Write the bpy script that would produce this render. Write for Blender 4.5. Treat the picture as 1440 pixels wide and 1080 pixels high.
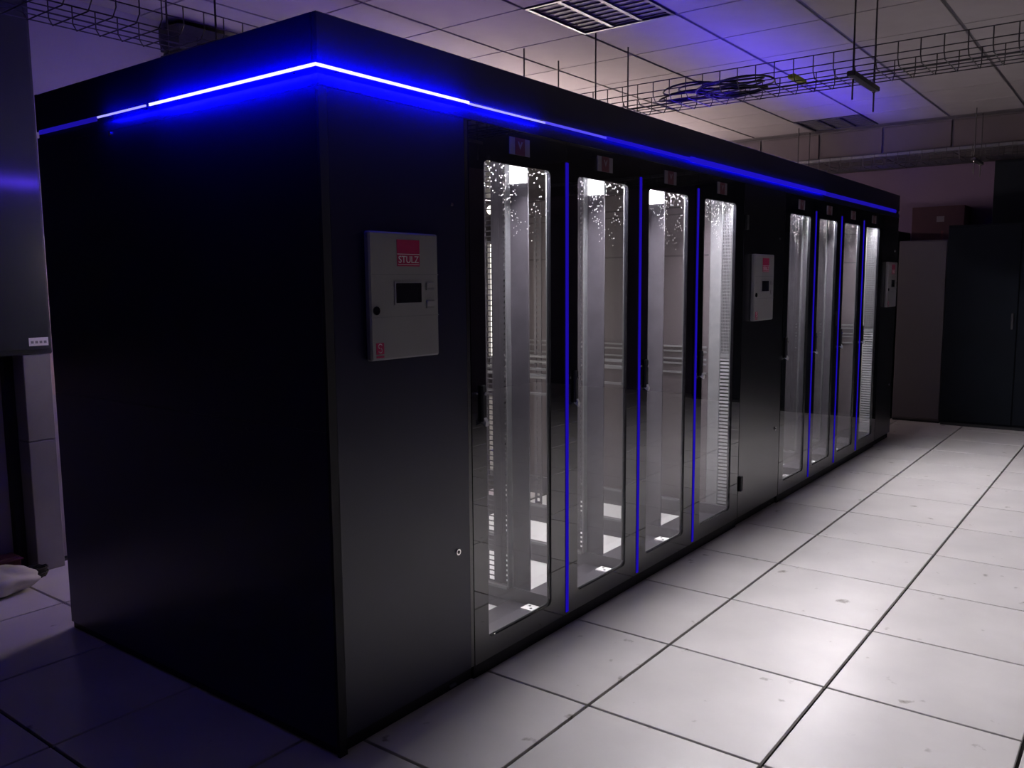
import bpy, bmesh, math, random
from mathutils import Vector, Matrix
random.seed(7)
for o in list(bpy.data.objects): bpy.data.objects.remove(o, do_unlink=True)
SC = bpy.context.scene
COL = SC.collection

# ------------------------------------------------------------------ camera
F_PX, YAW, PITCH, ROLL = 1194.378, 0.650037, -0.117775, -0.007925
CAM = Vector((-1.592, -1.8685, 1.4112))
cy, sy, cp, sp = math.cos(YAW), math.sin(YAW), math.cos(PITCH), math.sin(PITCH)
fwd = Vector((cy * cp, sy * cp, sp)); rgt = Vector((sy, -cy, 0)); upv = rgt.cross(fwd)
cr, sr = math.cos(ROLL), math.sin(ROLL)
r2 = rgt * cr + upv * sr; u2 = upv * cr - rgt * sr
cam_d = bpy.data.cameras.new('camera'); cam = bpy.data.objects.new('camera', cam_d); COL.objects.link(cam)
M = Matrix((r2, u2, -fwd)).transposed().to_4x4(); M.translation = CAM
cam.matrix_world = M
cam_d.sensor_width = 36.0; cam_d.lens = F_PX / 1440 * 36.0; cam_d.clip_start = 0.05; cam_d.clip_end = 100
SC.camera = cam

# ------------------------------------------------------------------ world, exposure, light strengths
w = bpy.data.worlds.new('world'); SC.world = w; w.use_nodes = True
w.node_tree.nodes['Background'].inputs[0].default_value = (0.02, 0.018, 0.03, 1)
w.node_tree.nodes['Background'].inputs[1].default_value = 0.3
vs = SC.view_settings
vs.view_transform = 'Standard'; vs.look = 'None'; vs.gamma = 1.0; vs.exposure = 0.0; vs.use_curve_mapping = False
L_TOP = 7.0          # LED panel in the roof of every rack
L_GLOW = 4.0       # glowing block in place of the lit top of each divider
L_REAR = 135.0        # fluorescent batten behind the row
L_FILL = 100.0        # added unseen lamp warming the wall and floor at the left
L_TUBE = 30.0
L_HEAD = 1250.0       # LED strip behind the head of every glass door        # vertical LED tube at the back of a rack
WASH_HI, WASH_MID, LED_LO = 700.0, 200.0, 1.0
L_VERT = 1.0
L_ROOF = 55.0

# ------------------------------------------------------------------ materials
MATS = {}
def mat(name, col, rough=0.5, metal=0.0, spec=0.5, ior=1.5, coat=0.0, noise=None, bump=None, emit=None, strength=0.0):
    if name in MATS: return MATS[name]
    m = bpy.data.materials.new(name); m.use_nodes = True
    nt = m.node_tree; b = nt.nodes['Principled BSDF']
    b.inputs['Base Color'].default_value = (*col, 1)
    b.inputs['Roughness'].default_value = rough
    b.inputs['Metallic'].default_value = metal
    b.inputs['Specular IOR Level'].default_value = spec
    b.inputs['IOR'].default_value = ior
    b.inputs['Coat Weight'].default_value = coat
    b.inputs['Coat Roughness'].default_value = 0.02
    if emit:
        b.inputs['Emission Color'].default_value = (*emit, 1); b.inputs['Emission Strength'].default_value = strength
    tc = nt.nodes.new('ShaderNodeTexCoord')
    if noise:
        sc, amt = noise
        n = nt.nodes.new('ShaderNodeTexNoise'); n.inputs['Scale'].default_value = sc; n.inputs['Detail'].default_value = 5
        nt.links.new(tc.outputs['Object'], n.inputs['Vector'])
        mr = nt.nodes.new('ShaderNodeMapRange')
        mr.inputs[1].default_value = 0.3; mr.inputs[2].default_value = 0.7
        mr.inputs[3].default_value = 1 - amt; mr.inputs[4].default_value = 1 + amt * 0.5
        nt.links.new(n.outputs['Fac'], mr.inputs[0])
        mx = nt.nodes.new('ShaderNodeVectorMath'); mx.operation = 'SCALE'
        mx.inputs[0].default_value = col
        nt.links.new(mr.outputs[0], mx.inputs['Scale'])
        nt.links.new(mx.outputs[0], b.inputs['Base Color'])
    if bump:
        sc, st = bump
        n2 = nt.nodes.new('ShaderNodeTexNoise'); n2.inputs['Scale'].default_value = sc; n2.inputs['Detail'].default_value = 3
        nt.links.new(tc.outputs['Object'], n2.inputs['Vector'])
        bp = nt.nodes.new('ShaderNodeBump'); bp.inputs['Strength'].default_value = st; bp.inputs['Distance'].default_value = 0.002
        nt.links.new(n2.outputs['Fac'], bp.inputs['Height']); nt.links.new(bp.outputs[0], b.inputs['Normal'])
    MATS[name] = m
    return m

def floor_mat():
    m = mat('floor_tile_laminate', (0.74, 0.71, 0.70), 0.30, noise=(2.2, 0.12), bump=(60, 0.05))
    nt = m.node_tree; b = nt.nodes['Principled BSDF']
    # sparse dark scuffs
    tc = nt.nodes.new('ShaderNodeTexCoord')
    geo = nt.nodes.new('ShaderNodeNewGeometry')
    n = nt.nodes.new('ShaderNodeTexNoise'); n.inputs['Scale'].default_value = 9.0; n.inputs['Detail'].default_value = 8
    nt.links.new(geo.outputs['Position'], n.inputs['Vector'])
    r = nt.nodes.new('ShaderNodeMapRange'); r.inputs[1].default_value = 0.67; r.inputs[2].default_value = 0.74
    nt.links.new(n.outputs['Fac'], r.inputs[0])
    src = b.inputs['Base Color'].links[0].from_socket
    mx = nt.nodes.new('ShaderNodeMix'); mx.data_type = 'RGBA'
    nt.links.new(r.outputs[0], mx.inputs['Factor'])
    nt.links.new(src, mx.inputs['A']); mx.inputs['B'].default_value = (0.28, 0.25, 0.22, 1)
    nt.links.new(mx.outputs['Result'], b.inputs['Base Color'])
    return m

def glass_mat():
    m = bpy.data.materials.new('door_glass'); m.use_nodes = True
    nt = m.node_tree; nt.nodes.clear()
    out = nt.nodes.new('ShaderNodeOutputMaterial')
    tr = nt.nodes.new('ShaderNodeBsdfTransparent'); tr.inputs[0].default_value = (0.93, 0.94, 0.95, 1)
    gl = nt.nodes.new('ShaderNodeBsdfGlossy'); gl.inputs['Roughness'].default_value = 0.0
    # Schlick reflectance from |N.V|, the same on both faces of the thin pane
    ge = nt.nodes.new('ShaderNodeNewGeometry')
    dt = nt.nodes.new('ShaderNodeVectorMath'); dt.operation = 'DOT_PRODUCT'
    nt.links.new(ge.outputs['Normal'], dt.inputs[0]); nt.links.new(ge.outputs['Incoming'], dt.inputs[1])
    ab = nt.nodes.new('ShaderNodeMath'); ab.operation = 'ABSOLUTE'; nt.links.new(dt.outputs['Value'], ab.inputs[0])
    om = nt.nodes.new('ShaderNodeMath'); om.operation = 'SUBTRACT'; om.inputs[0].default_value = 1.0; nt.links.new(ab.outputs[0], om.inputs[1])
    pw = nt.nodes.new('ShaderNodeMath'); pw.operation = 'POWER'; pw.inputs[1].default_value = 5.0; nt.links.new(om.outputs[0], pw.inputs[0])
    fr = nt.nodes.new('ShaderNodeMath'); fr.operation = 'MULTIPLY_ADD'; fr.inputs[1].default_value = 0.93; fr.inputs[2].default_value = 0.065
    nt.links.new(pw.outputs[0], fr.inputs[0])
    mx = nt.nodes.new('ShaderNodeMixShader')
    nt.links.new(fr.outputs[0], mx.inputs[0]); nt.links.new(tr.outputs[0], mx.inputs[1]); nt.links.new(gl.outputs[0], mx.inputs[2])
    # dried water specks, thickest towards the upper end of the pane
    tc = nt.nodes.new('ShaderNodeTexCoord')
    v = nt.nodes.new('ShaderNodeTexVoronoi'); v.inputs['Scale'].default_value = 110
    nt.links.new(tc.outputs['Object'], v.inputs['Vector'])
    lt = nt.nodes.new('ShaderNodeMath'); lt.operation = 'LESS_THAN'; lt.inputs[1].default_value = 0.24
    nt.links.new(v.outputs['Distance'], lt.inputs[0])
    n = nt.nodes.new('ShaderNodeTexNoise'); n.inputs['Scale'].default_value = 7; n.inputs['Detail'].default_value = 4
    nt.links.new(tc.outputs['Object'], n.inputs['Vector'])
    sep = nt.nodes.new('ShaderNodeSeparateXYZ'); nt.links.new(tc.outputs['Object'], sep.inputs[0])
    mr = nt.nodes.new('ShaderNodeMapRange'); mr.inputs[1].default_value = 1.2; mr.inputs[2].default_value = 1.85
    mr.inputs[3].default_value = -0.3; mr.inputs[4].default_value = 0.08
    nt.links.new(sep.outputs['Z'], mr.inputs[0])
    ad = nt.nodes.new('ShaderNodeMath'); ad.operation = 'ADD'
    nt.links.new(n.outputs['Fac'], ad.inputs[0]); nt.links.new(mr.outputs[0], ad.inputs[1])
    gt = nt.nodes.new('ShaderNodeMath'); gt.operation = 'GREATER_THAN'; gt.inputs[1].default_value = 0.52
    nt.links.new(ad.outputs[0], gt.inputs[0])
    mu = nt.nodes.new('ShaderNodeMath'); mu.operation = 'MULTIPLY'
    nt.links.new(lt.outputs[0], mu.inputs[0]); nt.links.new(gt.outputs[0], mu.inputs[1])
    sc_ = nt.nodes.new('ShaderNodeSeparateColor'); nt.links.new(v.outputs['Color'], sc_.inputs[0])
    pick = nt.nodes.new('ShaderNodeMath'); pick.operation = 'GREATER_THAN'; pick.inputs[1].default_value = 0.74
    nt.links.new(sc_.outputs[0], pick.inputs[0])
    m2 = nt.nodes.new('ShaderNodeMath'); m2.operation = 'MULTIPLY'
    nt.links.new(mu.outputs[0], m2.inputs[0]); nt.links.new(pick.outputs[0], m2.inputs[1])
    m3 = nt.nodes.new('ShaderNodeMath'); m3.operation = 'MULTIPLY'; m3.inputs[1].default_value = 0.3
    nt.links.new(m2.outputs[0], m3.inputs[0]); m2 = m3
    tl = nt.nodes.new('ShaderNodeBsdfTranslucent'); tl.inputs[0].default_value = (0.9, 0.9, 0.92, 1)
    mx2 = nt.nodes.new('ShaderNodeMixShader')
    nt.links.new(m2.outputs[0], mx2.inputs[0]); nt.links.new(mx.outputs[0], mx2.inputs[1]); nt.links.new(tl.outputs[0], mx2.inputs[2])
    nt.links.new(mx2.outputs[0], out.inputs[0])
    return m

def emis(name, col, s):
    if name in MATS: return MATS[name]
    m = bpy.data.materials.new(name); m.use_nodes = True
    nt = m.node_tree; nt.nodes.clear()
    out = nt.nodes.new('ShaderNodeOutputMaterial'); e = nt.nodes.new('ShaderNodeEmission')
    e.inputs[0].default_value = (*col, 1); e.inputs[1].default_value = s
    nt.links.new(e.outputs[0], out.inputs[0])
    MATS[name] = m
    return m

FLOOR = floor_mat()
GLASS = glass_mat()
JOINT = mat('joint_dark', (0.012, 0.011, 0.011), 0.7, noise=(20, 0.2))
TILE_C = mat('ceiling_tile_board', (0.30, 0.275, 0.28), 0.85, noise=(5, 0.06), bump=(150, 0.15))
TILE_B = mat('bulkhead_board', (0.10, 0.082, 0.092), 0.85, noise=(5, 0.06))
GRID_C = mat('ceiling_grid_dark', (0.10, 0.09, 0.10), 0.6, noise=(8, 0.1))
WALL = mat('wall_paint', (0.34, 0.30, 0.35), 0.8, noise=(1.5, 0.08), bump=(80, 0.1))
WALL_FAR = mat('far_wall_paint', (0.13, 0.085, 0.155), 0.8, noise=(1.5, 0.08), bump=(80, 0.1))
WALL_PINK = mat('wall_paint_pink', (0.45, 0.33, 0.33), 0.8, noise=(1.5, 0.08))
BLACK_TINT = mat('black_coat_led_tint', (0.006, 0.006, 0.034), 0.33, spec=0.5, ior=1.55, noise=(3, 0.15), bump=(220, 0.08))  # blue of the LED glow is mixed into the black
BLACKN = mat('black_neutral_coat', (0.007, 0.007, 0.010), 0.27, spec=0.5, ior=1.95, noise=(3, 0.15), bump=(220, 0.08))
BLACKM = mat('black_matte_metal', (0.02, 0.02, 0.024), 0.6, spec=0.3, noise=(6, 0.15))
BGLASS = mat('black_backed_glass', (0.008, 0.008, 0.011), 0.01, spec=0.5, ior=1.95, noise=(2, 0.1))
GREY = mat('galvanised_sheet', (0.075, 0.069, 0.084), 0.42, metal=0.3, noise=(14, 0.18), bump=(40, 0.1))
GREYL = mat('pale_grey_metal', (0.16, 0.16, 0.175), 0.42, metal=0.2, noise=(18, 0.12))
SEAL = mat('grey_seal', (0.07, 0.07, 0.078), 0.5, noise=(18, 0.12))
PANELP = mat('rose_grey_sheet', (0.075, 0.062, 0.072), 0.5, metal=0.1, noise=(3, 0.12))
REARM = mat('dark_rear_metal', (0.03, 0.025, 0.03), 0.5, noise=(4, 0.2))
WHITEP = mat('white_base_sheet', (0.80, 0.80, 0.81), 0.5, noise=(4, 0.04))
CHROME = mat('chrome', (0.8, 0.8, 0.82), 0.18, metal=1.0, noise=(30, 0.05))
TIP = mat('worn_pale_metal', (0.55, 0.55, 0.56), 0.45, metal=0.1, noise=(30, 0.1))
WIRE = mat('dark_wire', (0.05, 0.045, 0.05), 0.45, metal=0.4, noise=(30, 0.2))
PANELW = mat('controller_plastic', (0.26, 0.255, 0.27), 0.45, noise=(6, 0.05))
SEAM = mat('seam_grey', (0.22, 0.22, 0.24), 0.6, noise=(30, 0.1))
MAGENTA = mat('magenta_print', (0.42, 0.012, 0.10), 0.5, noise=(20, 0.06))
PRINTW = mat('white_print', (0.75, 0.72, 0.75), 0.5, noise=(20, 0.05))
SCREEN = mat('dark_screen', (0.012, 0.012, 0.02), 0.12, noise=(10, 0.1))
STICKW = mat('pale_sticker', (0.16, 0.15, 0.17), 0.6, noise=(20, 0.08))
STICKR = mat('dull_red_sticker', (0.09, 0.012, 0.025), 0.6, noise=(20, 0.1))
GREYBOX = mat('grey_green_enamel', (0.045, 0.05, 0.052), 0.16, noise=(2, 0.1))
DUCT = mat('grey_duct_sheet', (0.30, 0.29, 0.30), 0.4, metal=0.3, noise=(5, 0.15))
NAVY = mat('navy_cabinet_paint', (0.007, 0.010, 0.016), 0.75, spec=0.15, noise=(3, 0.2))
CABW = mat('pale_cabinet_paint', (0.10, 0.088, 0.10), 0.5, noise=(2, 0.08))
CARD = mat('dark_red_cardboard', (0.06, 0.022, 0.035), 0.8, noise=(6, 0.2))
BAG = mat('milky_plastic_bag', (0.7, 0.68, 0.55), 0.4, noise=(9, 0.1), bump=(14, 0.6))
JUNK = mat('dark_red_box', (0.10, 0.025, 0.03), 0.6, noise=(12, 0.2))
CABLE = mat('black_cable', (0.012, 0.012, 0.012), 0.5, noise=(30, 0.2))
YEL = mat('yellow_green_plastic', (0.35, 0.38, 0.04), 0.5, noise=(12, 0.1))
LOUV = mat('louvre_aluminium', (0.07, 0.07, 0.10), 0.35, metal=0.6, noise=(10, 0.1))
TUBEOFF = mat('unlit_tube', (0.05, 0.05, 0.06), 0.3, noise=(10, 0.05))
HOUS = mat('dark_housing', (0.03, 0.03, 0.035), 0.6, noise=(10, 0.1))
E_TOP = emis('lamp_cool_white', (1.0, 0.93, 1.0), L_TOP)
E_GLOW = emis('divider_glow_white', (1.0, 0.96, 1.0), L_GLOW)
E_TUBE = emis('lamp_tube_warm', (1.0, 0.90, 0.78), L_TUBE)
E_HEAD = emis('lamp_head_strip', (1.0, 0.94, 0.95), L_HEAD)
E_TUBEW = emis('lamp_tube_soft', (1.0, 0.90, 0.78), 5.0)
E_FILL = emis('added_lamp_warm', (1.0, 0.85, 0.66), L_FILL)
E_REAR = emis('lamp_batten_warm', (1.0, 0.80, 0.76), L_REAR)
BLUE = (0.045, 0.03, 1.0)
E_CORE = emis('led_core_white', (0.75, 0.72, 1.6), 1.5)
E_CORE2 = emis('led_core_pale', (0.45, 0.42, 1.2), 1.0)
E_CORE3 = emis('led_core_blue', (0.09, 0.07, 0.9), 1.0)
E_HI = emis('added_wash_bright', (0.0, 0.0, 1.0), WASH_HI)
E_MID = emis('added_wash_medium', (0.0, 0.0, 1.0), WASH_MID)
E_LOW = emis('added_wash_low', (0.0, 0.0, 1.0), 20.0)
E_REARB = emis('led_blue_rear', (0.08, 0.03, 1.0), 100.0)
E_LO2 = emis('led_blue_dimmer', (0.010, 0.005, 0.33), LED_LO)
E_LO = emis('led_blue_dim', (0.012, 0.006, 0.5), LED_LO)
E_VERT = emis('led_blue_vertical', (0.010, 0.003, 0.33), L_VERT)
E_VIOL = emis('added_violet_roof', (0.30, 0.14, 1.0), 8.5)
E_ROOF = emis('added_blue_roof', (0.05, 0.015, 1.0), L_ROOF)

# ------------------------------------------------------------------ mesh helpers
class MB:
    def __init__(s): s.v = []; s.f = []
    def box(s, x0, x1, y0, y1, z0, z1):
        b = len(s.v)
        s.v += [(x0, y0, z0), (x1, y0, z0), (x1, y1, z0), (x0, y1, z0), (x0, y0, z1), (x1, y0, z1), (x1, y1, z1), (x0, y1, z1)]
        s.f += [tuple(b + i for i in q) for q in ((0, 3, 2, 1), (4, 5, 6, 7), (0, 1, 5, 4), (1, 2, 6, 5), (2, 3, 7, 6), (3, 0, 4, 7))]
        return s
    def bbox(s, x0, x1, y0, y1, z0, z1, c=0.004):
        # box with chamfered edges (24 verts)
        b = len(s.v); X = (x0, x1); Y = (y0, y1); Z = (z0, z1)
        idx = {}
        for i in (0, 1):
            for j in (0, 1):
                for k in (0, 1):
                    dx = c if i == 0 else -c; dy = c if j == 0 else -c; dz = c if k == 0 else -c
                    for ax, p in enumerate(((X[i], Y[j] + dy, Z[k] + dz), (X[i] + dx, Y[j], Z[k] + dz), (X[i] + dx, Y[j] + dy, Z[k]))):
                        idx[(i, j, k, ax)] = len(s.v); s.v.append(p)
        F = []
        for i in (0, 1): F.append([idx[(i, j, k, 0)] for j, k in ((0, 0), (1, 0), (1, 1), (0, 1))])
        for j in (0, 1): F.append([idx[(i, j, k, 1)] for i, k in ((0, 0), (1, 0), (1, 1), (0, 1))])
        for k in (0, 1): F.append([idx[(i, j, k, 2)] for i, j in ((0, 0), (1, 0), (1, 1), (0, 1))])
        for j in (0, 1):
            for k in (0, 1): F.append([idx[(0, j, k, 1)], idx[(1, j, k, 1)], idx[(1, j, k, 2)], idx[(0, j, k, 2)]])
        for i in (0, 1):
            for k in (0, 1): F.append([idx[(i, 0, k, 0)], idx[(i, 1, k, 0)], idx[(i, 1, k, 2)], idx[(i, 0, k, 2)]])
        for i in (0, 1):
            for j in (0, 1): F.append([idx[(i, j, 0, 0)], idx[(i, j, 1, 0)], idx[(i, j, 1, 1)], idx[(i, j, 0, 1)]])
        for i in (0, 1):
            for j in (0, 1):
                for k in (0, 1): F.append([idx[(i, j, k, 0)], idx[(i, j, k, 1)], idx[(i, j, k, 2)]])
        cx, cyy, cz = (x0 + x1) / 2, (y0 + y1) / 2, (z0 + z1) / 2
        for q in F:
            P = [Vector(s.v[i]) for i in q]
            n = (P[1] - P[0]).cross(P[2] - P[0]); m = sum(P, Vector()) / len(P) - Vector((cx, cyy, cz))
            s.f.append(tuple(q) if n.dot(m) > 0 else tuple(reversed(q)))
        return s
    def tube(s, pts, r, n=6, closed=False):
        pts = [Vector(p) for p in pts]; b = len(s.v); m = len(pts)
        prev = None
        for i, p in enumerate(pts):
            if closed: t = pts[(i + 1) % m] - pts[i - 1]
            else: t = pts[min(i + 1, m - 1)] - pts[max(i - 1, 0)]
            t.normalize()
            if prev is None:
                a = Vector((0, 0, 1)) if abs(t.z) < 0.9 else Vector((1, 0, 0))
                u = t.cross(a).normalized()
            else:
                u = (prev - t * prev.dot(t)).normalized()
            prev = u; v = t.cross(u)
            for k in range(n):
                a = 2 * math.pi * k / n
                s.v.append(tuple(p + u * (r * math.cos(a)) + v * (r * math.sin(a))))
        for i in range(m if closed else m - 1):
            j = (i + 1) % m
            for k in range(n):
                k2 = (k + 1) % n
                s.f.append((b + i * n + k, b + i * n + k2, b + j * n + k2, b + j * n + k))
        if not closed:
            s.f.append(tuple(b + k for k in reversed(range(n)))); s.f.append(tuple(b + (m - 1) * n + k for k in range(n)))
        return s
    def ring(s, o, i, rad, y0, y1, seg=5):
        # rectangular plate in XZ with a rounded rectangular hole; o, i = (x0,x1,z0,z1)
        inner = []
        cs = [(i[1] - rad, i[3] - rad, 0), (i[0] + rad, i[3] - rad, 90), (i[0] + rad, i[2] + rad, 180), (i[1] - rad, i[2] + rad, 270)]
        for cx, cz, a0 in cs:
            for k in range(seg + 1):
                a = math.radians(a0 + 90 * k / seg); inner.append((cx + rad * math.cos(a), cz + rad * math.sin(a)))
        outer = [(o[1], o[3]), (o[0], o[3]), (o[0], o[2]), (o[1], o[2])]
        N = len(inner); b = len(s.v)
        for y in (y0, y1):
            s.v += [(x, y, z) for x, z in inner] + [(x, y, z) for x, z in outer]
        S = N + 4
        for side in (0, 1):
            B = b + side * S; flip = side == 1
            def add(q):
                q = tuple(q); s.f.append(tuple(reversed(q)) if flip else q)
            for c in range(4):
                st = c * (seg + 1)
                for k in range(seg): add((B + N + c, B + st + k, B + st + k + 1))
                nx = (c + 1) % 4
                add((B + N + c, B + st + seg, B + nx * (seg + 1), B + N + nx))
        for k in range(N):
            k2 = (k + 1) % N
            s.f.append((b + k, b + S + k, b + S + k2, b + k2))
        for c in range(4):
            c2 = (c + 1) % 4
            s.f.append((b + N + c, b + N + c2, b + S + N + c2, b + S + N + c))
        return s
    def prism(s, prof, x0, x1, ax=0):
        # extrude a 2-D profile along an axis (0: profile is (y,z))
        b = len(s.v); n = len(prof)
        for x in (x0, x1):
            for p, q in prof:
                s.v.append((x, p, q) if ax == 0 else ((p, x, q) if ax == 1 else (p, q, x)))
        for k in range(n):
            k2 = (k + 1) % n
            s.f.append((b + k, b + k2, b + n + k2, b + n + k))
        s.f.append(tuple(b + k for k in reversed(range(n)))); s.f.append(tuple(b + n + k for k in range(n)))
        return s
    def mesh(s, name):
        me = bpy.data.meshes.new(name); me.from_pydata(s.v, [], s.f); me.update()
        return me
    def build(s, name, m, parent=None, smooth=False, label=None):
        me = s.mesh(name); me.materials.append(m)
        if smooth:
            for p in me.polygons: p.use_smooth = True
        return link(name, me, parent, label)

def link(name, me, parent=None, label=None, loc=None):
    o = bpy.data.objects.new(name, me); COL.objects.link(o); o.parent = parent
    if label: o['label'] = label
    if loc: o.location = loc
    return o
def tag(o, label, cat, group=None, kind=None):
    o['label'] = label
    if cat: o['category'] = cat
    if group: o['group'] = group
    if kind: o['kind'] = kind
    return o
def empty(name, loc=(0, 0, 0), label=None, cat=None, group=None, kind=None):
    o = bpy.data.objects.new(name, None); COL.objects.link(o); o.location = loc; o.empty_display_size = 0.1
    if label: o['label'] = label
    if cat: o['category'] = cat
    if group: o['group'] = group
    if kind: o['kind'] = kind
    return o
def B(name, m, parent, *d, c=None, label=None):
    mb = MB()
    mb.bbox(*d, c=c) if c else mb.box(*d)
    return mb.build(name, m, parent, label=label)
def copy_tree(o, parent=None, skip=()):
    c = o.copy(); COL.objects.link(c); c.parent = parent
    for ch in list(o.children):
        if ch.name.split('.')[0] in skip: continue
        copy_tree(ch, c, skip)
    return c
def text(s, size, m, parent, loc, rot=(math.pi / 2, 0, 0), name='lettering', sx=1.0):
    cu = bpy.data.curves.new(name, 'FONT'); cu.body = s; cu.size = size; cu.align_x = 'CENTER'; cu.align_y = 'CENTER'; cu.extrude = 0.0004
    cu.materials.append(m)
    t_ = bpy.data.objects.new(name, cu); COL.objects.link(t_)
    me = bpy.data.meshes.new_from_object(t_.evaluated_get(bpy.context.evaluated_depsgraph_get()))
    bpy.data.objects.remove(t_, do_unlink=True)
    o = bpy.data.objects.new(name, me); COL.objects.link(o); o.parent = parent; o.location = loc; o.rotation_euler = rot; o.scale = (sx, 1, 1)
    return o

# ------------------------------------------------------------------ room shell
H = 2.87
FX0, FY0 = 0.716, 0.176        # one raised-floor joint crossing
floor = tag(B('floor', JOINT, None, -4.3, 8.4, -5.2, 2.65, -0.08, -0.012), 'dark slab and joints under the raised floor tiles', None, kind='structure')
g = 0.0058
tm = MB().bbox(-0.3 + g, 0.3 - g, -0.3 + g, 0.3 - g, -0.03, 0.0, c=0.0015).mesh('floor_tile'); tm.materials.append(FLOOR)
for i in range(-8, 13):
    for j in range(-4, 9):
        x = FX0 + 0.6 * (i + 0.5); y = FY0 - 0.6 * (j + 0.5)
        if x > 8.3 or y > 2.6: continue
        if x > 0.35 and x < 6.3 and y > 0.4 and y < 1.4: continue      # covered by the row
        link('floor_tile', tm, floor, loc=(x, y, 0))
CX0, CY0 = 2.83, 0.34
ceil = tag(B('ceiling', GRID_C, None, -4.3, 7.22, -5.2, 2.65, H + 0.006, H + 0.06), 'suspended ceiling of square pale boards', None, kind='structure')
cm = MB().bbox(-0.295, 0.295, -0.29, 0.29, 0.0, 0.02, c=0.002).mesh('ceiling_tile'); cm.materials.append(TILE_C)
LAMPS = {(-1, 0), (6, 0)}
for i in range(-8, 8):
    for j in range(-6, 4):
        if (i, j) in LAMPS: continue
        x = CX0 + 0.6 * (i + 0.5); y = CY0 + 0.6 * (j + 0.5)
        if x > 7.2 or y > 2.6: continue
        link('ceiling_tile', cm, ceil, loc=(x, y, H))
wall_back = tag(B('wall_back', WALL, None, -4.3, 8.4, 2.65, 2.75, 0, H + 0.06), 'plain painted wall behind the cabinet row', None, kind='structure')
B('paint_band', WALL_PINK, wall_back, -1.5, 0.5, 2.645, 2.65, 0.86, 1.6)
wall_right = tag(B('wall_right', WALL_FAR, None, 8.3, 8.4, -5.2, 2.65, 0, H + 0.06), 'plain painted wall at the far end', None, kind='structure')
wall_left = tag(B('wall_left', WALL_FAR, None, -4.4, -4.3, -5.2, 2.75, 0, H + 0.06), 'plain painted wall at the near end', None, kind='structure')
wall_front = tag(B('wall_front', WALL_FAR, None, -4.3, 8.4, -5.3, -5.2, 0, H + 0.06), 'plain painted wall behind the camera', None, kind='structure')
# dropped bulkhead at the far end, clad in boards
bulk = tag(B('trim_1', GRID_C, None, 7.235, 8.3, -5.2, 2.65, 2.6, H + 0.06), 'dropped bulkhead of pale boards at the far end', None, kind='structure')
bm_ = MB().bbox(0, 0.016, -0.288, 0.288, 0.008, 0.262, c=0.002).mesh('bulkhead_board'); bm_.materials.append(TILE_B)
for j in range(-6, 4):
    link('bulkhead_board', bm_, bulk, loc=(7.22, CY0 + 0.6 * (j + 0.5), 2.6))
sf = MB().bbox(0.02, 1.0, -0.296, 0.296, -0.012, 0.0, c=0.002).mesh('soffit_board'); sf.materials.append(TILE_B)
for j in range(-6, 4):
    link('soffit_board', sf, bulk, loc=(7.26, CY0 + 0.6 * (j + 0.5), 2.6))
tag(MB().prism([(7.16, 2.585), (7.22, 2.585), (7.22, 2.625), (7.2, 2.625), (7.185, 2.61), (7.16, 2.61)], -5.2, 2.65, ax=1).build('trim_2', GREYL),
    'pale metal edge trim below the bulkhead', None, kind='structure')

# ------------------------------------------------------------------ the row: coordinates
W1, X1 = 0.593, 0.635
W2, X2 = 0.578, 3.67
XE = 6.504; DEP = 1.655; ZT = 2.15
ZF = 1.955                     # bottom of the lit fascia
XR1 = X1 + 4 * W1              # 3.007
XR2 = X2 + 4 * W2              # 5.982

# --- end panel on the left
ep = empty('end_panel', (0, 0, 0), 'black steel end panel closing the near end of the cabinet row', 'panel')
B('upper_sheet', BLACK_TINT, ep, 0.0, 0.02, 0.012, DEP, 0.99, ZF - 0.001)
B('lower_sheet', BLACK_TINT, ep, 0.0, 0.02, 0.012, DEP, 0.03, 0.989)
B('corner_post', BLACKM, ep, 0.0, 0.03, 0.0, 0.011, 0.0, ZF - 0.001)
B('plinth', BLACKM, ep, 0.008, 0.02, 0.012, DEP, 0.0, 0.028)
mb = MB(); mb.tube([(-0.004, 1.106, 1.945), (0.002, 1.106, 1.945)], 0.008, 8); mb.build('screw', CHROME, ep)

# --- roof and lit fascia
fa = empty('light_fascia', (0, 0, 0), 'black fascia running round the top of the row with a blue light line', 'fascia')
ZL = 1.998
MB().bbox(0.0, XE, 0.0, 0.02, ZL + 0.012, ZT, c=0.003).build('front_upper_panel', BLACK_TINT, fa)
MB().box(0.0, XE, 0.0, 0.02, ZF, ZL - 0.012).build('front_lower_panel', BLACK_TINT, fa)
MB().bbox(0.0, 0.02, 0.021, DEP, ZL + 0.012, ZT, c=0.003).build('side_upper_panel', BLACK_TINT, fa)
MB().box(0.0, 0.02, 0.021, DEP, ZF, ZL - 0.012).build('side_lower_panel', BLACK_TINT, fa)
B('rear_panel', BLACK_TINT, fa, 0.0, XE, DEP - 0.02, DEP, ZL + 0.012, ZT)
B('far_side_panel', BLACK_TINT, fa, XE - 0.02, XE, 0.021, DEP - 0.021, ZF, ZT)
B('roof_sheet', BLACKM, fa, 0.021, XE - 0.021, 0.021, DEP - 0.021, 2.09, 2.10)
B('front_groove', BLACKM, fa, 0.0, XE, 0.008, 0.018, ZL - 0.012, ZL + 0.012)
B('side_groove', BLACKM, fa, 0.008, 0.018, 0.021, DEP, ZL - 0.012, ZL + 0.012)
SO = 0.030            # stand-off of the light line from the fascia
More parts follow.
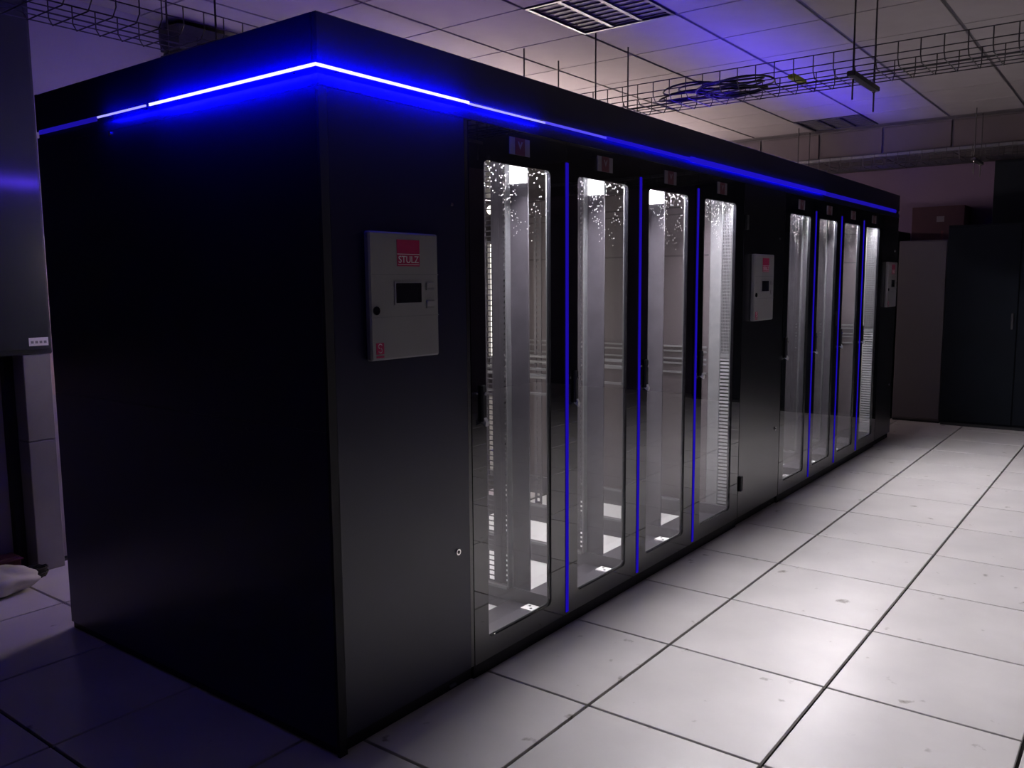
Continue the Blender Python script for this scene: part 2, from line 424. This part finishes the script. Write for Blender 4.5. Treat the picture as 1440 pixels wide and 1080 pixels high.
def led_seg(a, b, ax, core, wash, h=0.004, so=SO, zl=ZL):
    """one length of light line: pale lens in front, blue light thrown back on the fascia from behind"""
    st = empty('light_strip'); st.parent = fa
    MB().prism([(-so - 0.004, zl - h), (-so, zl - h), (-so, zl + h), (-so - 0.004, zl + h)], a, b, ax=ax).build('lens', core, st)
    if not wash: return
    MB().prism([(-so, zl - h * 0.9), (-so + 0.0002, zl - h * 0.9), (-so + 0.0002, zl + h * 0.9), (-so, zl + h * 0.9)], a + 0.002, b - 0.002, ax=ax).build('added_halo_emitter', wash, st)  # added hidden emitter, makes the blue glow on the fascia
    for k in (0.15, 0.85):
        m_ = a + (b - a) * k
        d = (m_ - 0.004, m_ + 0.004, -so + 0.0005, 0.0, zl - 0.002, zl + 0.002)
        if ax == 1: d = d[2:4] + d[0:2] + d[4:6]
        B('standoff', BLACKM, st, *d)
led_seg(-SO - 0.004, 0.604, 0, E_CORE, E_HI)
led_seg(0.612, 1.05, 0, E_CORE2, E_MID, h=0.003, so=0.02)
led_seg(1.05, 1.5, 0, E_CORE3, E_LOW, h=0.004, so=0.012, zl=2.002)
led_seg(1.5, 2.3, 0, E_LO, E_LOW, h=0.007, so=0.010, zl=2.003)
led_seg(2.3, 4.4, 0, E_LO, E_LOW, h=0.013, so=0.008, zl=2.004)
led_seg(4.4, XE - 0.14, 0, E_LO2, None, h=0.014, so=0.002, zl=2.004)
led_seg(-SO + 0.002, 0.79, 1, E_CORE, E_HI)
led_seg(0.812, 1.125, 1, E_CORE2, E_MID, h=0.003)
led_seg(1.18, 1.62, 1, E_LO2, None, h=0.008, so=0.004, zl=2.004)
MB().prism([(DEP, ZL - 0.005), (DEP + 0.006, ZL), (DEP, ZL + 0.005)], 0.05, 2.6).build('rear_light_strip', E_REARB, fa)
# added unseen channel that throws a blue streak on the ceiling
rc = empty('added_roof_channel', (0, 0, 2.10), 'added unseen blue upward light channel on the roof of the row', 'light')
MB().box(2.55, 6.4, 0.27, 0.33, 0.0, 0.006).build('light_strip', E_ROOF, rc)
B('side_flange', BLACKM, rc, 2.55, 6.4, 0.262, 0.268, 0.0, 0.075)
B('side_flange', BLACKM, rc, 2.55, 6.4, 0.332, 0.338, 0.0, 0.075)

rv = empty('added_roof_channel', (0, 0, 2.10), 'added unseen violet upward light channel on the roof near the first racks', 'light')
MB().box(0.9, 2.6, 1.22, 1.30, 0.0, 0.006).build('light_strip', E_VIOL, rv)  # added unseen strip, tints the near part of the ceiling violet
B('side_flange', BLACKM, rv, 0.9, 2.6, 1.212, 1.218, 0.0, 0.045)
B('side_flange', BLACKM, rv, 0.9, 2.6, 1.302, 1.308, 0.0, 0.045)

# ------------------------------------------------------------------ server racks
def perf_rail(x, y0, y1, z0, z1, pitch, hole, mb=None, t=0.004, edge=0.35):
    """upright strip in the YZ plane with a ladder of openings"""
    mb = mb or MB(); w_ = y1 - y0; e = w_ * edge
    mb.box(x - t, x, y0, y0 + e, z0, z1); mb.box(x - t, x, y1 - e, y1, z0, z1)
    n = int((z1 - z0) / pitch)
    for k in range(n + 1):
        z = z0 + k * pitch
        mb.box(x - t, x, y0 + e, y1 - e, z, min(z + pitch - hole, z1))
    return mb

DIVIDER = ('divider_sheet', 'divider_return', 'perforated_rail', 'slotted_rail', 'divider_glow', 'side_brace', 'rear_rail', 'latch_plate')
def make_rack(W):
    r = empty('server_rack')
    # glazed front door
    d = empty('front_door'); d.parent = r
    MB().ring((0.001, W - 0.001, 0.052, ZF - 0.002), (0.080, 0.482, 0.128, 1.832), 0.022, 0.0, 0.016).build('door_frame', BGLASS, d)
    MB().ring((0.070, 0.492, 0.118, 1.846), (0.083, 0.479, 0.131, 1.835), 0.02, 0.0165, 0.021).build('window_seal', SEAL, d, label='pale grey inner edge of the glazing')
    MB().box(0.079, 0.483, 0.005, 0.010, 0.127, 1.833).build('glass_pane', GLASS, d)
    # swing handle
    B('handle', BLACKM, d, 0.045, 0.067, -0.014, -0.0005, 0.93, 1.06, c=0.004)
    MB().prism([(-0.014, 0.945), (-0.024, 0.93), (-0.021, 0.915), (-0.001, 0.928)], 0.049, 0.064).build('handle_tip', TIP, d)
    mb = MB(); mb.tube([(0.056, -0.018, 1.03), (0.056, -0.013, 1.03)], 0.007, 8); mb.build('key_lock', CHROME, d)
    # nameplate over the window
    B('nameplate', STICKW, d, 0.225, 0.345, -0.003, -0.0005, 1.868, 1.928)
    B('nameplate_print', STICKR, d, 0.256, 0.314, -0.0042, -0.0032, 1.868, 1.928)
    MB().prism([(0.270, 1.915), (0.285, 1.888), (0.300, 1.915), (0.292, 1.915), (0.285, 1.903), (0.278, 1.915)], -0.005, -0.0043, ax=1).build('nameplate_mark', STICKW, d)
    # plinth, sill and base
    B('plinth', BLACKM, r, 0.0, W, 0.008, 0.0505, 0.0, 0.0515)
    B('sill_plate', GREY, r, 0.004, W - 0.022, 0.051, 0.185, 0.052, 0.060)
    B('sill_plate', GREY, r, 0.004, W - 0.022, 0.192, 0.280, 0.046, 0.056)
    B('base_plate', WHITEP, r, 0.002, W - 0.022, 0.282, 1.30, 0.004, 0.012, label='bright white base plate')
    B('base_rail', GREY, r, W - 0.02, W - 0.002, 0.06, 1.6, 0.0, 0.115)
    B('base_rail_lip', GREYL, r, W - 0.034, W - 0.0205, 0.285, 1.3, 0.104, 0.115)
    B('top_plate', REARM, r, 0.002, W - 0.002, 0.05, 1.62, 1.945, 1.955)
    B('roof_lamp', E_TOP, r, 0.06, W - 0.06, 0.285, 0.395, 1.928, 1.944, label='lit LED panel in the rack roof')
    B('head_lamp', E_HEAD, r, 0.05, W - 0.05, 0.055, 0.066, 1.853, 1.858, label='lit LED strip behind the door head')
    B('head_lamp_case', REARM, r, 0.045, W - 0.045, 0.052, 0.067, 1.8585, 1.90)
    B('added_head_baffle', REARM, r, 0.04, W - 0.04, 0.0675, 0.070, 1.846, 1.92)  # added to keep the head strip's light off the divider tops
    # front and rear uprights on the divider side
    B('divider_sheet', GREY, r, W - 0.012, W - 0.004, 0.180, 0.268, 0.115, 1.944)
    B('divider_return', GREYL, r, W - 0.045, W - 0.0125, 0.268, 0.274, 0.115, 1.944)
    B('divider_glow', E_GLOW, r, W - 0.022, W - 0.0125, 0.182, 0.262, 1.812, 1.92, label='small glowing block for the lit divider top')  # glow stands in for the strongly lit top of the sheet
    perf_rail(W - 0.006, 0.276, 0.330, 0.118, 1.94, 0.0222, 0.010, edge=0.40).build('perforated_rail', GREY, r)
    B('divider_return', GREY, r, W - 0.010, W - 0.006, 0.331, 0.362, 0.115, 1.944)
    perf_rail(W - 0.006, 0.363, 0.412, 0.118, 1.94, 0.0222, 0.0175, edge=0.2).build('slotted_rail', GREY, r)
    perf_rail(W - 0.006, 0.955, 1.005, 0.118, 1.86, 0.0333, 0.020, edge=0.3).build('rear_rail', GREY, r)
    perf_rail(W - 0.006, 1.08, 1.12, 0.118, 1.86, 0.0333, 0.020, edge=0.3).build('rear_rail', GREYL, r)
    for z in (0.985, 0.955, 0.862):
        B('side_brace', GREYL, r, W - 0.022, W - 0.0125, 0.42, 1.30, z, z + 0.012)
    # white fixing plate by the foot of the divider
    lp = B('latch_plate', WHITEP, r, W - 0.085, W - 0.03, 0.115, 0.175, 0.0605, 0.066, label='small bright fixing plate')
    for hx, hy in ((W - 0.068, 0.135), (W - 0.046, 0.155)):
        mb = MB(); mb.tube([(hx, hy, 0.0655), (hx, hy, 0.0675)], 0.006, 8); mb.build('bolt', BLACKM, lp)
    # back
    B('rear_door', REARM, r, 0.004, W - 0.004, 1.60, 1.63, 0.05, 1.94)
    for k in range(3):
        B('rear_rib', PANELP, r, 0.03, W - 0.03, 1.585, 1.599, 0.5 + 0.5 * k, 0.53 + 0.5 * k)
    # upright tube lamp and small spot on the back
    vt = empty('tube_lamp', (0.286, 1.535, 0.0)); vt.parent = r
    B('lamp_housing', REARM, vt, -0.035, 0.035, 0.02, 0.045, 0.115, 1.70)
    mb = MB(); mb.tube([(0, 0, 0.95), (0, 0, 1.66)], 0.019, 10); mb.build('upper_tube', E_TUBE, vt, True, label='glaring white upper tube')
    mb = MB(); mb.tube([(0.0, 0.0, 0.20), (0.0, 0.0, 0.68)], 0.012, 10); mb.build('lower_tube', E_TUBE, vt, True, label='glaring white lower tube')
    B('tube_cap', GREYL, vt, -0.022, 0.022, -0.022, 0.019, 0.86, 0.945)
    bm = bmesh.new(); bmesh.ops.create_uvsphere(bm, u_segments=16, v_segments=10, radius=0.030)
    for v in bm.verts: v.co.z += 1.875; v.co.y += 0.012
    me = bpy.data.meshes.new('spot_bulb'); bm.to_mesh(me); bm.free(); me.materials.append(E_TUBE); link('spot_bulb', me, vt)
    # vertical blue light between doors
    B('edge_light', E_VERT, r, W - 0.0085, W + 0.0085, -0.0035, -0.0003, 0.062, 1.875, label='vertical blue light line')
    return r

LBL = ['glass-door server rack nearest the corner, with a bright tube glowing behind its rail',
       'second glass-door server rack from the near corner of the row',
       'third glass-door server rack, between the second rack and the mesh-backed one',
       'glass-door rack showing a pale mesh grille, just before the middle control panel',
       'glass-door server rack just beyond the middle control panel, in the far bank',
       'second glass-door server rack of the far bank, with a streaked grey interior',
       'third glass-door server rack of the far bank, narrow between blue lines',
       'farthest glass-door rack showing a bright mesh grille, beside the last control panel']
GR = 'glass-door server racks in the cabinet row'
rack0 = make_rack(W1)
racks = [rack0]
for k in range(1, 8):
    last = k in (3, 7)
    skip = DIVIDER + ('edge_light',) if last else (('divider_glow',) if k > 3 else ())
    racks.append(copy_tree(rack0, None, skip))
for k, r in enumerate(racks):
    x = X1 + W1 * k if k < 4 else X2 + W2 * (k - 4)
    r.location = (x, 0, 0)
    if k in (3, 7):            # the softer tubes of the two racks that end a bank
        for ch in r.children:
            if ch.name.startswith('tube_lamp'):
                for g_ in ch.children:
                    if g_.data.materials[0] == E_TUBE:
                        g_.data = g_.data.copy(); g_.data.materials[0] = E_TUBEW
    if k >= 4: r.scale = (W2 / W1, 1, 1)
    tag(r, LBL[k], 'rack', GR)

# ------------------------------------------------------------------ cooling units with control panels
def controller(parent, x, z0=1.185, z1=1.568, wd=0.298):
    p = empty('control_panel', (x, 0, 0)); p.parent = parent
    t = 0.025
    B('panel_case', PANELW, p, 0, wd, -t, -0.0005, z0, z1, c=0.005)
    for z in (1.441, 1.314):
        B('seam', SEAM, p, 0.001, wd - 0.001, -t - 0.0008, -t + 0.001, z - 0.0015, z + 0.0015)
    B('logo_plate', MAGENTA, p, 0.113, 0.211, -t - 0.0016, -t - 0.0002, 1.466, 1.546)
    B('logo_line', PRINTW, p, 0.113, 0.211, -t - 0.0022, -t - 0.0017, 1.5015, 1.5035)
    text('STULZ', 0.030, PRINTW, p, (0.162, -t - 0.0022, 1.4855), sx=1.02)
    B('logo_line', PRINTW, p, 0.116, 0.208, -t - 0.0022, -t - 0.0017, 1.4705, 1.472)
    MB().ring((0.098, 0.222, 1.349, 1.421), (0.104, 0.216, 1.355, 1.415), 0.003, -t - 0.003, -t - 0.0002).build('screen_bezel', PANELW, p)
    B('screen', SCREEN, p, 0.1035, 0.2165, -t - 0.0018, -t - 0.0003, 1.3545, 1.4155)
    for z in (1.398, 1.342):
        bt = B('button', PANELW, p, 0.238, 0.274, -t - 0.006, -t - 0.0002, z, z + 0.018, c=0.002)
        B('button_lip', SEAM, bt, 0.239, 0.273, -t - 0.003, -t - 0.0002, z - 0.006, z - 0.0008)
    mb = MB(); mb.tube([(0.022, -t - 0.004, 1.334), (0.022, -t, 1.334)], 0.013, 12); mb.build('key_switch', SCREEN, p)
    B('emblem', MAGENTA, p, 0.018, 0.050, -t - 0.0012, -t - 0.0002, 1.204, 1.238)
    mb = MB()
    for (ax, az, a0, a1) in ((0.034, 1.228, 20, 250), (0.034, 1.215, 200, 430)):
        mb.tube([(ax + 0.0075 * math.cos(math.radians(a0 + (a1 - a0) * k / 10)), -t - 0.0014, az + 0.0065 * math.sin(math.radians(a0 + (a1 - a0) * k / 10))) for k in range(11)], 0.0012, 4)
    mb.build('emblem_mark', PRINTW, p)
    B('emblem_caption', MAGENTA, p, 0.018, 0.050, -t - 0.0008, -t - 0.0002, 1.193, 1.199)
    return p

def ac_unit(x0, x1, label, cx, lock=True):
    a = empty('cooling_cabinet', (x0, 0, 0), label, 'cabinet', 'black cooling cabinets with control panels')
    Wd = x1 - x0
    MB().box(0.0235, Wd - 0.002, 0.03, 1.63, 0.05, 1.95).build('cabinet_body', BLACKM, a)
    B('plinth', BLACKM, a, 0.03 if x0 < 0.1 else 0, Wd, 0.02, 0.05, 0.0, 0.049)
    B('front_panel', BLACK_TINT if x0 < 0.1 else BLACKN, a, 0.031 if x0 < 0.1 else 0.006, Wd - 0.022, 0.0, 0.022, 0.052, ZF - 0.0015)
    B('edge_strip', BLACKN, a, Wd - 0.0185, Wd - 0.001, 0.002, 0.024, 0.052, ZF - 0.0015)
    controller(a, cx)
    mb = MB(); mb.tube([(Wd - 0.085, -0.005, 0.495), (Wd - 0.085, 0.002, 0.495)], 0.011, 14); l = mb.build('key_lock', CHROME, a)
    mb = MB(); mb.tube([(Wd - 0.085, -0.0065, 0.495), (Wd - 0.085, -0.005, 0.495)], 0.006, 10); mb.build('keyhole', SCREEN, l)
    mb = MB(); mb.tube([(Wd - 0.09, -0.003, 1.67), (Wd - 0.09, 0.002, 1.67)], 0.006, 8); mb.build('screw', CHROME, a)
    B('foot_bracket', GREYL, a, Wd - 0.12, Wd - 0.09, 0.012, 0.0195, 0.012, 0.02)
    return a, Wd

a1, w_ = ac_unit(0.0, X1, 'black cooling cabinet at the near corner with the large pale control panel', 0.15)
a2, w2_ = ac_unit(XR1, X2, 'black cooling cabinet in the middle of the row between two banks of glass doors', 0.12)
a3, w3_ = ac_unit(XR2, XE, 'black cooling cabinet at the far end of the row with the smallest-looking control panel', 0.13)
B('hinge', BLACKM, a2, 0.018, 0.05, -0.012, -0.0005, 0.205, 0.292, c=0.003)
B('hinge', BLACKM, a2, 0.018, 0.05, -0.012, -0.0005, 1.70, 1.78, c=0.003)

def side_grille(a):
    """left flank of a cooling cabinet, seen through the last glass door of a bank"""
    B('flank_sheet', PANELP, a, 0.0125, 0.0175, 0.20, 1.60, 0.06, 1.94)
    B('flank_post', GREYL, a, 0.0045, 0.0175, 0.128, 0.198, 0.06, 1.94, c=0.002)
    B('flank_stile', GREYL, a, 0.0065, 0.0175, 0.030, 0.040, 0.06, 1.94)
    B('flank_backing', REARM, a, 0.0155, 0.0175, 0.042, 0.126, 0.06, 1.94)
    B('flank_band', GREYL, a, 0.0065, 0.0175, 0.041, 0.127, 0.978, 1.002)
    mb = MB()
    y0, y1 = 0.041, 0.127
    n = 9
    for k in range(n + 1):
        y = y0 + (y1 - y0) * k / n
        mb.box(0.0085, 0.0125, y - 0.0014, y + 0.0014, 1.002, 1.94)
    z = 1.012
    while z < 1.935:
        mb.box(0.0085, 0.0125, y0, y1, z - 0.0026, z + 0.0026); z += 0.0185
    mb.build('mesh_grille', GREYL, a, label='square wire mesh grille')
    mb = MB(); z = 0.10
    while z < 0.97:
        mb.prism([(0.0065, z), (0.012, z + 0.012), (0.013, z + 0.012), (0.0075, z)], y0, y1, ax=1); z += 0.0205
    mb.build('slat_grille', GREYL, a, label='narrow horizontal slat grille')
    for z, h in ((1.84, 0.010), (1.80, 0.008), (1.56, 0.010)):
        B('flank_seam', REARM, a, 0.0105, 0.0135, 0.21, 1.55, z, z + h)
    for z in (1.028, 1.0, 0.955, 0.928, 0.875):
        B('flank_rib', GREYL, a, 0.0025, 0.0120, 0.21, 1.55, z, z + 0.010)
side_grille(a2); side_grille(a3)

# ------------------------------------------------------------------ ceiling lamps (unlit louvre fittings)
def louvre(i, j, label):
    x = CX0 + 0.6 * i; y = CY0 + 0.6 * j
    t = empty('ceiling_lamp', (x, y, H), label, 'lamp', 'square louvre lamps in the ceiling')
    B('housing', HOUS, t, 0.01, 0.59, 0.01, 0.59, 0.05, 0.06)
    for nm, d in (('rim', (0.004, 0.596, 0.004, 0.022, -0.006, 0.05)), ('rim', (0.004, 0.596, 0.578, 0.596, -0.006, 0.05)),
                  ('rim', (0.004, 0.022, 0.0225, 0.5775, -0.006, 0.05)), ('rim', (0.578, 0.596, 0.0225, 0.5775, -0.006, 0.05))):
        B(nm, LOUV, t, *d)
    for k in (1, 2):
        yy = 0.022 + 0.556 * k / 3
        MB().prism([(yy - 0.012, -0.003), (yy + 0.012, -0.003), (yy + 0.004, 0.04), (yy - 0.004, 0.04)], 0.023, 0.577).build('reflector_bar', LOUV, t)
    for k in range(3):
        yy = 0.022 + 0.556 * (k + 0.5) / 3
        mb = MB(); mb.tube([(0.024, yy, 0.034), (0.576, yy, 0.034)], 0.008, 8); mb.build('tube', TUBEOFF, t, True)
        for b in range(9):
            xx = 0.022 + 0.556 * (b + 0.5) / 9
            B('louvre_blade', HOUS, t, xx - 0.0015, xx + 0.0015, yy - 0.079, yy + 0.079, 0.0, 0.022)
    return t
louvre(-1, 0, 'unlit louvre ceiling lamp nearest the camera, above the row')
louvre(6, 0, 'unlit louvre ceiling lamp at the far end by the bulkhead')

# lamp batten on the back wall, behind the row
bt = empty('wall_batten_lamp', (0, 0, 0), 'long lit batten lamp on the wall behind the row', 'lamp')
B('batten_body', GREYL, bt, 2.8, 6.6, 2.60, 2.648, 2.08, 2.14)
mb = MB(); mb.tube([(2.82, 2.58, 2.11), (6.58, 2.58, 2.11)], 0.018, 8); mb.build('tube', E_REAR, bt, True)

rl = empty('added_rear_lamp', (0.2, 1.6302, 1.55)); rl.parent = racks[0]  # added lamp out of view, lights the left wall and floor
B('lamp_case', GREYL, rl, 0.0, 0.34, 0.001, 0.03, -0.03, 0.03)
B('diffuser', E_FILL, rl, 0.01, 0.33, 0.0305, 0.034, -0.022, 0.022)
# ------------------------------------------------------------------ wire cable trays
def tray(name, label, length, along, loc, width=0.36, height=0.105, pitch=0.1):
    t = empty(name, loc, label, 'cable tray', 'wire cable trays under the ceiling')
    # built along +X, then turned
    r = 0.0028
    lw = MB().tube([(0, 0, 0), (length, 0, 0)], r, 5).mesh('long_wire'); lw.materials.append(WIRE)
    pos = [(-width / 2, height), (-width / 2, height * 0.5), (width / 2, height), (width / 2, height * 0.5)] + [(-width / 2 + 0.03 + (width - 0.06) * k / 4, 0.0) for k in range(5)]
    for y, z in pos:
        link('long_wire', lw, t, loc=(0, y, z))
    h = width / 2 - 0.001
    cwp = [(0, -h, height), (0, -h, 0.03), (0, -h + 0.03, -0.004), (0, h - 0.03, -0.004), (0, h, 0.03), (0, h, height)]
    cw = MB().tube(cwp, r, 5).mesh('cross_wire'); cw.materials.append(WIRE)
    n = int(length / pitch)
    for k in range(n + 1):
        link('cross_wire', cw, t, loc=(k * pitch, 0, 0))
    if along == 'y': t.rotation_euler = (0, 0, math.pi / 2)
    return t
def trapeze(t, k, zrel_top, width=0.36, drop=0.14):
    # hanger: channel across, two threaded rods; local coords of the tray
    x = k
    B('trapeze_channel', WIRE, t, x - 0.02, x + 0.02, -width / 2 - 0.05, width / 2 + 0.05, -0.032, -0.008, c=0.003)
    for s in (-1, 1):
        mb = MB(); mb.tube([(x, s * width / 2 + s * 0.012, -drop), (x, s * width / 2 + s * 0.012, zrel_top)], 0.0045, 6); mb.build('threaded_rod', WIRE, t)
        mb = MB(); mb.tube([(x, s * width / 2 + s * 0.012, -0.042), (x, s * width / 2 + s * 0.012, -0.033)], 0.010, 6); mb.build('nut', CHROME, t)
t1 = tray('cable_tray', 'wire cable tray crossing over the row beneath the ceiling', 5.2, 'y', (3.05, -3.6, 2.435))
trapeze(t1, 3.0, H - 2.435); trapeze(t1, 4.475, H - 2.435); trapeze(t1, 5.0, H - 2.435); trapeze(t1, 1.5, H - 2.435)
t2 = tray('cable_tray', 'wire cable tray along the bulkhead at the far end', 5.0, 'y', (6.93, -3.6, 2.46), width=0.3)
trapeze(t2, 3.08, H - 2.46, width=0.3); trapeze(t2, 4.6, H - 2.46, width=0.3)
t3 = tray('cable_tray', 'wire cable tray above the near end of the row', 3.4, 'x', (-1.4, 1.74, 2.50))
trapeze(t3, 2.15, H - 2.50); trapeze(t3, 0.6, H - 2.50)

# coiled cables lying in the first tray
cb = empty('cable_bundle', (3.02, 0.25, 2.445), 'tangled dark cable bundle lying in the tray over the row', 'cables')
for k in range(9):
    mb = MB(); pts = []
    rx, ry = random.uniform(0.08, 0.15), random.uniform(0.14, 0.30); ox, oy = random.uniform(-0.02, 0.02), random.uniform(-0.22, 0.2)
    ph = random.uniform(0, 6.28)
    for a in range(26):
        an = 2 * math.pi * a / 26
        pts.append((ox + rx * math.cos(an), oy + ry * math.sin(an), 0.008 + 0.007 * k + 0.008 * math.sin(2 * an + ph)))
    mb.tube(pts, 0.0055, 5, closed=True).build('cable_loop', CABLE, cb, True)
ps = empty('power_strip', (2.99, -0.28, 2.452), 'yellow-green strip lying in the tray over the row', 'power strip')
B('strip_body', YEL, ps, -0.09, 0.09, -0.02, 0.02, 0.0, 0.022, c=0.004)
for k in range(4):
    B('socket', HOUS, ps, -0.078 + 0.042 * k, -0.052 + 0.042 * k, -0.012, 0.012, 0.0222, 0.0242)

# ------------------------------------------------------------------ left background
wc = empty('wall_cabinet', (0, 0, 0), 'grey enamel wall cabinet with a small white label above the floor duct', 'cabinet')
B('cabinet_body', GREYBOX, wc, -1.2, 0.375, 2.485, 2.648, 1.085, H - 0.002, c=0.006)
B('door_leaf', GREYBOX, wc, -0.58, 0.362, 2.473, 2.4845, 1.11, 2.80, c=0.004)
B('door_leaf', GREYBOX, wc, -1.19, -0.59, 2.473, 2.4845, 1.11, 2.80, c=0.004)
nb = B('label_plate', PRINTW, wc, 0.262, 0.352, 2.4705, 2.4728, 1.128, 1.168)
for k in range(4): B('label_line', SEAM, nb, 0.27 + 0.02 * k, 0.283 + 0.02 * k, 2.4698, 2.4704, 1.140, 1.152)
fd = empty('floor_duct', (0, 0, 0), 'grey sheet metal duct standing under the wall cabinet', 'duct')
B('upper_section', DUCT, fd, 0.235, 0.365, 2.49, 2.64, 0.66, 1.083, c=0.003)
B('lower_section', DUCT, fd, 0.235, 0.365, 2.49, 2.64, 0.0, 0.656, c=0.003)
B('side_dark_strip', JOINT, fd, 0.19, 0.234, 2.60, 2.648, 0.0, 1.083)  # plain dark strip beside the duct
# bag and odds and ends on the floor
bm = bmesh.new(); bmesh.ops.create_icosphere(bm, subdivisions=4, radius=1.0)
for v in bm.verts:
    d = v.co.normalized()
    k = 1 + 0.10 * math.sin(5 * d.x + 3 * d.y) + 0.07 * math.sin(9 * d.y - 4 * d.z) + 0.05 * math.sin(14 * d.x * d.z + 7 * d.y)
    v.co = Vector((0.15 * d.x * k, 0.12 * d.y * k, max(0.062 * d.z * k + 0.055, 0.0)))
me = bpy.data.meshes.new('plastic_bag'); bm.to_mesh(me); bm.free(); me.materials.append(BAG)
for p in me.polygons: p.use_smooth = True
bag = link('plastic_bag', me, None); bag.location = (0.0, 2.33, 0.001); tag(bag, 'crumpled milky plastic bag on the floor at the left edge', 'bag')
jb = empty('small_box', (0.105, 2.58, 0.0), 'small dark red open box on the floor against the wall', 'box')
B('box_body', JUNK, jb, -0.07, 0.07, -0.05, 0.05, 0.001, 0.095, c=0.004)
B('box_flap', JUNK, jb, -0.07, 0.07, -0.085, -0.051, 0.086, 0.091)
cl = empty('cable_coil', (0.185, 2.425, 0.001), 'small coil of dark cable on the floor beside the duct', 'cable')
for k in range(6):
    mb = MB(); rr = 0.042 + 0.004 * (k % 3)
    mb.tube([(rr * 1.3 * math.cos(2 * math.pi * a / 20), rr * 0.8 * math.sin(2 * math.pi * a / 20), 0.006 + 0.008 * k + 0.003 * math.sin(3 * a + k)) for a in range(20)], 0.0045, 5, closed=True)
    mb.build('cable_loop', CABLE, cl, True)
# dark duct riser above the row on the back wall
dr = empty('duct_riser', (0, 0, 0), 'dark square duct riser on the back wall above the near end of the row', 'duct')
B('riser', HOUS, dr, 1.16, 1.29, 2.50, 2.648, 1.4, 2.70)
B('riser_head', HOUS, dr, 1.14, 1.62, 2.46, 2.648, 2.703, 2.83, c=0.005)

# ------------------------------------------------------------------ far background
pc = empty('pale_cabinet', (7.58, 0, 0), 'tall pale grey metal cabinet beyond the far end of the row', 'cabinet')
B('cabinet_body', CABW, pc, 0.0, 0.70, -0.205, 0.235, 0.02, 1.80, c=0.004)
B('plinth', HOUS, pc, 0.01, 0.69, -0.2, 0.23, 0.0, 0.0195)
B('door_leaf', CABW, pc, -0.014, -0.0005, -0.2, 0.23, 0.04, 1.79, c=0.003)
cbx = empty('cardboard_box', (7.90, 0, 1.802), 'dark reddish cardboard box on top of the pale cabinet', 'box')
B('box_body', CARD, cbx, 0.0, 0.36, -0.28, 0.20, 0.0, 0.345, c=0.004)
B('box_label', STICKW, cbx, -0.0015, -0.0003, -0.10, -0.03, 0.19, 0.245)
B('tape', STICKR, cbx, -0.0012, -0.0003, -0.095, -0.075, 0.0, 0.1)
def dark_cab(loc, y0, y1, h, d, label, leaves):
    c = empty('dark_cabinet', loc, label, 'cabinet')
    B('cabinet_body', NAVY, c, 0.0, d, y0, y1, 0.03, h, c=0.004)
    B('plinth', HOUS, c, 0.01, d - 0.01, y0 + 0.01, y1 - 0.01, 0.0, 0.0295)
    n = leaves; wd = (y1 - y0) / n
    for k in range(n):
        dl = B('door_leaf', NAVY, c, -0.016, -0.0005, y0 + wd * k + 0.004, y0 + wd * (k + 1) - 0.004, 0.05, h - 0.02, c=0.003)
        B('handle', CHROME if False else HOUS, dl, -0.035, -0.0165, y0 + wd * k + 0.03, y0 + wd * k + 0.05, 0.95, 1.1, c=0.003)
    return c
dark_cab((7.52, 0, 0), -1.45, -0.215, 1.93, 0.34, 'wide dark navy cabinet at the right beside the pale cabinet', 2)
dark_cab((7.9, 0, 0), -2.6, -0.52, 2.55, 0.38, 'taller near-black cabinet shape rising behind the navy cabinet', 2)  # cabinet shape assumed for the dark area of the far wall
dark_cab((7.60, 0, 0), 0.25, 0.95, 1.90, 0.5, 'dark cabinet mostly hidden behind the far end of the row', 1)
